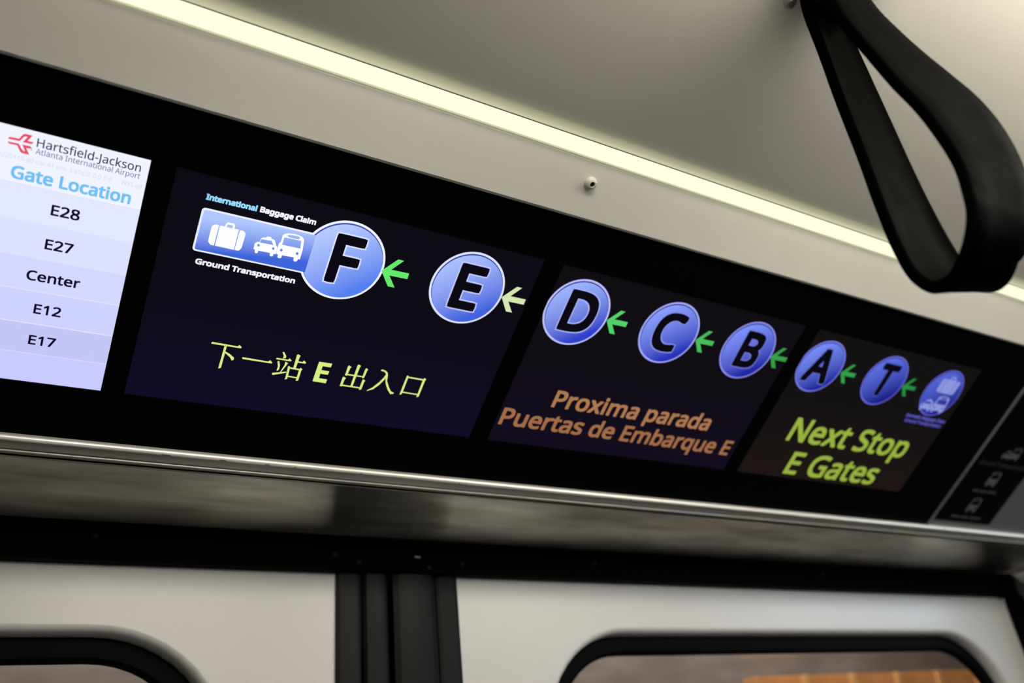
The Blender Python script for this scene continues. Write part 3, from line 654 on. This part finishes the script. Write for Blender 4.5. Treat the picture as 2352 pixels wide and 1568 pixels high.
def badge(root, u, letter, tl_, br_, rim, dark, ol, r=0.112, v=0.648):  # stop colours step darker along the sign: viewing-angle dimming put into them
    b = print_part('route_badge', [circle(u, v, r)], emit('rim_%s' % letter, rim), root, 2)
    print_part('badge_shadow', [circle(u, v, r-0.0062)], emit('shade_%s' % letter, dark), b, 3)
    print_part('badge_face', [circle(u+0.0010, v-0.0022, r-0.0078)], emit('face_%s' % letter, tl_, 1.0, br_, (u, v, r)), b, 4)
    if len(letter) == 1:
        wid = {'F': 0.083, 'E': 0.088, 'D': 0.118, 'C': 0.112, 'B': 0.098, 'A': 0.128, 'T': 0.098}[letter]
        cu = {'F': 0.006, 'E': 0.001, 'D': 0.011, 'C': -0.006, 'B': 0.009, 'A': -0.002, 'T': -0.002}[letter]
        hw = wid/2 - 0.008
        lo = text_loops(letter, u+cu-hw, u+cu+hw, 0.584+0.004, 0.134-0.008)
        print_part('letter_outline', lo, emit('outline_%s' % letter, ol), b, 5, 0.0108*S)
        print_part('badge_letter', lo, emit('letter_black', (11, 9, 18)), b, 6, 0.0066*S)
    return b

ARROW = [(0.0, -0.003), (0.0342, 0.0387), (0.0512, 0.0386), (0.0250, 0.0058), (0.0768, 0.0062), (0.0772, -0.0110), (0.0255, -0.0118), (0.0508, -0.0430), (0.0310, -0.0434)]
def arrow(root, u, col, v=0.648):
    nm = 'arrow_%d_%d_%d' % col
    print_part('arrow', [[((u+x)*S, (v+y)*S) for x, y in ARROW]], emit(nm, col), root, 7)

def caption(root, s, u0, u1, v, cap, col, bold=0.0, name='caption', layer=7):
    """bold: stroke growth as a fraction of cap height; the outline is laid out smaller so that it spans u0..u1 after growth"""
    g = bold*cap
    lo = text_loops(s, u0+g, u1-g, v+g, cap-2*g)
    return print_part(name, lo, emit('text_%d_%d_%d' % col, col), root, layer, g*S)

# --- gate list screen
sg = screen(0, 'bright white screen listing gate locations at the left end', (222, 226, 255))
rows = [(0.787, 0.661, (240, 244, 255)), (0.661, 0.5765, (228, 232, 255)), (0.5755, 0.4925, (221, 225, 255)), (0.4910, 0.4080, (212, 216, 255)), (0.4065, 0.3215, (206, 210, 255)), (0.3200, 0.2385, (196, 199, 246)), (0.2385, 0.158, (201, 203, 255))]  # panel's viewing-angle tint put into the row colours, deeper downwards
for k, (t, b, c) in enumerate(rows):
    print_part('list_row', [[(-0.4472*S, b*S+0.0002), (-0.0558*S, b*S+0.0002), (-0.0558*S, t*S-0.0002), (-0.4472*S, t*S-0.0002)]], emit('row_%d' % k, c), sg, 2)
lg = print_part('airport_logo', [up(l) for l in LOGO], emit('logo_red', (236, 74, 104)), sg, 7)
caption(sg, 'Hartsfield-Jackson', -0.2796, -0.0722, 0.7528, 0.0195, (38, 18, 78), 0.010)
caption(sg, 'Atlanta International Airport', -0.2798, -0.0707, 0.7364, 0.0128, (98, 72, 150), 0.0)
caption(sg, '[next_E] 20220115-80 car 41 pos 3.e1s:0: 0 0 0 0      WYS.gif', -0.405, -0.0610, 0.7140, 0.0098, (214, 212, 244), 0.0)
caption(sg, 'Gate Location', -0.3190, -0.0795, 0.6705, 0.0300, (112, 192, 246), 0.042, 'heading')
for s_, u0, u1, v in (('E28', -0.2320, -0.1740, 0.6038), ('E27', -0.2322, -0.1748, 0.5187), ('Center', -0.2580, -0.1470, 0.4341), ('E12', -0.2320, -0.1745, 0.3496), ('E17', -0.2316, -0.1742, 0.2648)):
    caption(sg, s_, u0, u1, v, 0.0258, (18, 8, 44), 0.035, 'gate_entry')

# --- route screen with the F and E stops
s1 = screen(1, 'dark screen showing route stops F and E over yellow-green Chinese text', (12, 10, 19), (17, 11, 36))
RB = (0.0746, 0.352, 0.5905, 0.7045)
def rr2(x0, x1, y0, y1, r, n=6):
    pts = []
    for cx, cy, a0 in ((x0+r, y1-r, 90), (x0+r, y0+r, 180)):
        for k in range(n+1):
            t = math.radians(a0+90*k/n)
            pts.append(((cx+r*math.cos(t))*S, (cy+r*math.sin(t))*S))
    return pts + [(x1*S, y0*S), (x1*S, y1*S)]
pl = print_part('transfer_panel', [rr2(*RB, 0.008)], emit('panel_rim', (236, 240, 255)), s1, 2)
print_part('panel_face', [rr2(RB[0]+0.0045, RB[1], RB[2]+0.0045, RB[3]-0.0045, 0.005)], emit('panel_blue', (176, 200, 255), 1.0, (62, 100, 218), (0.2, 0.6475, 0.052), (0.12, -0.99)), pl, 6)
fb = badge(s1, 0.4388, 'F', (184, 204, 255), (84, 128, 240), (240, 243, 255), (58, 84, 170), (214, 222, 255))
for k, c_ in (('case', 1), ('taxi', 1), ('bus', 1)):
    print_part({'case': 'suitcase_icon', 'taxi': 'taxi_icon', 'bus': 'bus_icon'}[k], [up(l) for l in ICONS[k]], emit('icon_white', (252, 253, 255)), pl, 8)
caption(s1, 'International', 0.0766, 0.1960, 0.7255, 0.0152, (150, 218, 255), 0.075)
caption(s1, 'Baggage Claim', 0.2030, 0.3425, 0.7262, 0.0152, (244, 244, 255), 0.075)
caption(s1, 'Ground Transportation', 0.0880, 0.3350, 0.5572, 0.0156, (240, 238, 255), 0.075)
arrow(s1, 0.5462, (102, 232, 108))
badge(s1, 0.8031, 'E', (172, 194, 255), (66, 98, 222), (222, 228, 255), (48, 66, 150), (192, 200, 250))
arrow(s1, 0.9146, (214, 232, 176))
for k, ls in HAN.items():
    allm = [up(l) for l in ls]
    # each stroke is filled by itself (strokes may overlap)
    bmh = bmesh.new()
    for l in allm:
        mt = fill2d([l])
        bmh.from_mesh(mt)
        bpy.data.meshes.remove(mt)
    mh = bpy.data.meshes.new('mesh')
    bmh.to_mesh(mh)
    bmh.free()
    o = link('chinese_character' if k != 'E' else 'gate_letter', mh, emit('han_green', (214, 238, 132)), s1)
    o.location.z = 7*LAYER

# --- route screen with the D, C and B stops
s2 = screen(2, 'dark screen showing route stops D, C and B over orange Spanish text', (15, 12, 18), (18, 11, 30))
for u, l, t, b, r, dk, ol in ((1.1753, 'D', (158, 182, 255), (48, 64, 200), (190, 192, 252), (42, 54, 146), (168, 174, 246)),
                         (1.5358, 'C', (138, 160, 255), (40, 50, 184), (164, 168, 248), (38, 48, 140), (134, 142, 232)),
                         (1.8836, 'B', (126, 146, 252), (34, 40, 164), (138, 140, 230), (36, 44, 132), (110, 116, 214))):
    badge(s2, u, l, t, b, r, dk, ol)
arrow(s2, 1.2874, (86, 208, 106))
arrow(s2, 1.6484, (74, 186, 92))
arrow(s2, 1.9930, (56, 158, 72))
caption(s2, 'Proxima parada', 1.2330, 1.8960, 0.3125, 0.0640, (172, 120, 82), 0.036)
caption(s2, 'Puertas de Embarque E', 1.0755, 2.0480, 0.2221, 0.0640, (160, 108, 72), 0.036)

# --- route screen with the A, T and baggage stops
s3 = screen(3, 'dark screen showing route stops A, T and baggage over green Next Stop text', (18, 16, 17), (29, 21, 19))
for u, l, t, b, r, dk, ol in ((2.2452, 'A', (120, 142, 246), (34, 42, 158), (120, 122, 222), (50, 60, 160), (96, 104, 206)),
                         (2.6008, 'T', (94, 114, 226), (28, 32, 140), (104, 106, 210), (48, 56, 150), (76, 84, 186))):
    badge(s3, u, l, t, b, r, dk, ol, 0.108 if l == 'A' else 0.110)
bg_ = badge(s3, 2.9548, 'bag', (84, 104, 214), (32, 34, 138), (94, 94, 194), (48, 54, 150), (0, 0, 0), 0.109)
def icon_to(k, u, v, wd, ht, src, mat, parent, layer):
    (a0, a1, b0, b1) = src
    ls = [[((u+((x-a0)/(a1-a0)-0.5)*wd)*S, (v+((y-b0)/(b1-b0)-0.5)*ht)*S) for x, y in l] for l in ICONS[k]]
    return print_part({'case': 'suitcase_icon', 'taxi': 'taxi_icon', 'bus': 'bus_icon'}[k], ls, mat, parent, layer)
def bbox(*ks):
    xs = [p[0] for k in ks for l in ICONS[k] for p in l]
    ys = [p[1] for k in ks for l in ICONS[k] for p in l]
    return (min(xs), max(xs), min(ys), max(ys))
cs, tbx = bbox('case'), bbox('taxi', 'bus')
im = emit('icon_dim', (142, 150, 222))
icon_to('case', 2.965, 0.690, 0.112, 0.080, cs, im, bg_, 7)
for k in ('taxi', 'bus'):
    icon_to(k, 2.951, 0.598, 0.150, 0.082, tbx, im, bg_, 7)
arrow(s3, 2.3570, (52, 158, 74), 0.6455)
arrow(s3, 2.7110, (40, 140, 66), 0.6455)
caption(s3, 'Next Stop', 2.2840, 2.9700, 0.3250, 0.1050, (152, 178, 66), 0.034)
caption(s3, 'E Gates', 2.3690, 2.8950, 0.1765, 0.1050, (150, 176, 66), 0.034)
caption(s3, 'Domestic Baggage Claim', 2.8340, 3.0830, 0.5190, 0.0150, (92, 88, 190), 0.07)
caption(s3, 'Ground Transportation', 2.8430, 3.0740, 0.4955, 0.0150, (88, 84, 186), 0.07)

# ------------------------------------------------------------------ grey end panel and route placard
o = link('wall_end_panel', boxes([(3.428*S, 16*S, 0.003*S, 0.930*S, -0.008, -0.0006)]), grey_panel)
o.matrix_world = plane_matrix()
tag(o, 'grey sloping wall panel beyond the route placard', None, kind='structure')
plc = empty('route_placard', plane_matrix(0, 0, -0.0004))
tag(plc, 'black route placard with small grey vehicle icons at the right end', 'placard')
link('placard_board', boxes([(3.438*S, 3.862*S, 0.040*S, 0.90*S, -0.001, 0.0008)], 0.0003), black_gloss, plc)
pm = principled('placard_print', (0.10, 0.10, 0.102), 0.5)
pd = principled('placard_print_dim', (0.045, 0.045, 0.046), 0.5)
LB = 0.0008/LAYER + 1
for k in ('taxi', 'bus'):
    icon_to(k, 3.650, 0.438, 0.120, 0.070, tbx, pm, plc, LB)
bb_ = bbox('bus')
icon_to('bus', 3.650, 0.292, 0.075, 0.085, bb_, pm, plc, LB)
icon_to('bus', 3.645, 0.140, 0.075, 0.085, bb_, pm, plc, LB)
lo = text_loops('Ground Transportation', 3.474, 3.83, 0.362, 0.020)
print_part('caption', lo, pd, plc, LB, 0.001*S)
for v, segs in ((0.214, ((3.558, 3.605), (3.615, 3.66), (3.67, 3.738))), (0.062, ((3.538, 3.60), (3.612, 3.665), (3.677, 3.762)))):
    print_part('caption_line', [[(a*S, v*S), (b*S, v*S), (b*S, (v+0.014)*S), (a*S, (v+0.014)*S)] for a, b in segs], pd, plc, LB)

# ------------------------------------------------------------------ screw in the fascia
sc_ = link('screw', lathe([(0.0046, -0.0005), (0.0047, 0.0008), (0.0044, 0.0020), (0.0036, 0.0031), (0.0024, 0.0037), (0.0019, 0.0038), (0.0018, 0.0022)], 28), screw_m, fascia)
sc_.matrix_world = plane_matrix(1.0268, 1.0368, 0.003)
hx = [(0.00185*(1.0 if k % 2 == 0 else 0.82)*math.cos(2*math.pi*k/12), 0.00185*(1.0 if k % 2 == 0 else 0.82)*math.sin(2*math.pi*k/12)) for k in range(12)]
so_ = link('socket', fill2d([hx]), dark_hole, sc_)
so_.location = (0, 0, 0.0030)

# ------------------------------------------------------------------ hand strap
# closed loop round the hanger bar: (x, y, z, turn of the width axis in degrees)
SP = [(0.331, -0.4020, 2.205, 3.5), (0.331, -0.4018, 2.17, 2.3), (0.331, -0.4016, 2.13, -0.5), (0.331, -0.4018, 2.09, -1.8), (0.331, -0.4020, 2.06, -5), (0.3315, -0.4028, 2.035, -8), (0.330, -0.4065, 2.014, -8),
      (0.327, -0.4150, 2.0015, -7), (0.323, -0.4260, 1.9985, -5), (0.320, -0.4370, 2.0045, -4), (0.3225, -0.4440, 2.017, -6), (0.3266, -0.4468, 2.032, -8.5), (0.3293, -0.4483, 2.05, -12.8), (0.3288, -0.4479, 2.07, -16.7), (0.3255, -0.4458, 2.09, -17.5), (0.3191, -0.4417, 2.11, -15.5),
      (0.3131, -0.4379, 2.13, -11), (0.3076, -0.4345, 2.15, -8), (0.3045, -0.4322, 2.17, -3), (0.3050, -0.4310, 2.19, 1.5), (0.311, -0.4300, 2.207, 3.5), (0.320, -0.4250, 2.223, 3.5), (0.327, -0.4160, 2.229, 3.5), (0.331, -0.4060, 2.222, 3.5)]
def closed_catmull(P, n):
    out = []
    N = len(P)
    for i in range(N):
        a, b, c, e = P[i-1], P[i], P[(i+1) % N], P[(i+2) % N]
        for k in range(n):
            t = k/n
            out.append([0.5*(2*q + (-p+r)*t + (2*p-5*q+4*r-s)*t*t + (-p+3*q-3*r+s)*t**3) for p, q, r, s in zip(a, b, c, e)])
    return out
path = closed_catmull(SP, 6)
HW, T = 0.0200, 0.0031
# cross-section (across, out of the loop): flat band with rounded, slightly raised edges
sec = [(-1.0, -0.55), (-0.985, -0.95), (-0.93, -1.12), (-0.87, -1.0), (-0.82, -0.72), (-0.4, -0.66), (0.4, -0.66), (0.82, -0.72), (0.87, -1.0), (0.93, -1.12), (0.985, -0.95), (1.0, -0.55),
       (1.0, 0.4), (0.985, 0.8), (0.93, 1.0), (0.5, 1.0), (-0.5, 1.0), (-0.93, 1.0), (-0.985, 0.8), (-1.0, 0.4)]
strap_root = empty('hand_strap', Matrix.Translation((0.331, -0.416, 2.2)))
tag(strap_root, 'black looped vinyl hand strap hanging from the ceiling', 'hand strap')
sv, sf = [], []
N = len(path)
for i, p in enumerate(path):
    q, r_ = path[i-1], path[(i+1) % N]
    tan = Vector((r_[0]-q[0], r_[1]-q[1], r_[2]-q[2])).normalized()
    a = math.radians(p[3])
    q_ = max(0.0, min(1.0, (2.065-p[2])/0.065))
    tilt = 0.17*q_*q_*(3-2*q_)
    wv = Vector((math.cos(a), math.sin(a), tilt)).normalized()
    nv = tan.cross(wv).normalized()
    wv = nv.cross(tan).normalized()
    # the loop runs down the far limb, so this normal points inward; flip it
    nv = -nv
    for sx, st in sec:
        c = Vector(p[:3]) + wv*(sx*HW) + nv*(st*T)
        sv.append(c - Vector((0.331, -0.416, 2.2)))
K = len(sec)
for i in range(N):
    for k in range(K):
        a, b = i*K+k, i*K+(k+1) % K
        c, e = ((i+1) % N)*K+(k+1) % K, ((i+1) % N)*K+k
        sf.append((a, b, c, e))
link('strap_band', mesh_from(sv, sf, True), strap_m, strap_root)
link('hanger_bar', tube((-0.029, 0, 0.012), (0.014, 0, 0.012), 0.0095, 20), bolt_m, strap_root)
for sx in (-1,):
    link('hanger_plate', boxes([(sx*0.0265-0.0015, sx*0.0265+0.0015, -0.012, 0.012, 0.020, 0.0350)], 0.001), bolt_m, strap_root)
bo = link('bolt_head', lathe([(0.0042, 0.0), (0.0042, 0.003), (0.0030, 0.0042), (0.0, 0.0044)], 12), bolt_m, strap_root)
bo.matrix_world = Matrix.Translation((0.3045, -0.4005, 2.2095)) @ Matrix.Rotation(-math.pi/2, 4, 'Y')
link('hanger_base', boxes([(-0.04, 0.04, -0.02, 0.02, 0.0330, 0.0385)], 0.002), bolt_m, strap_root)
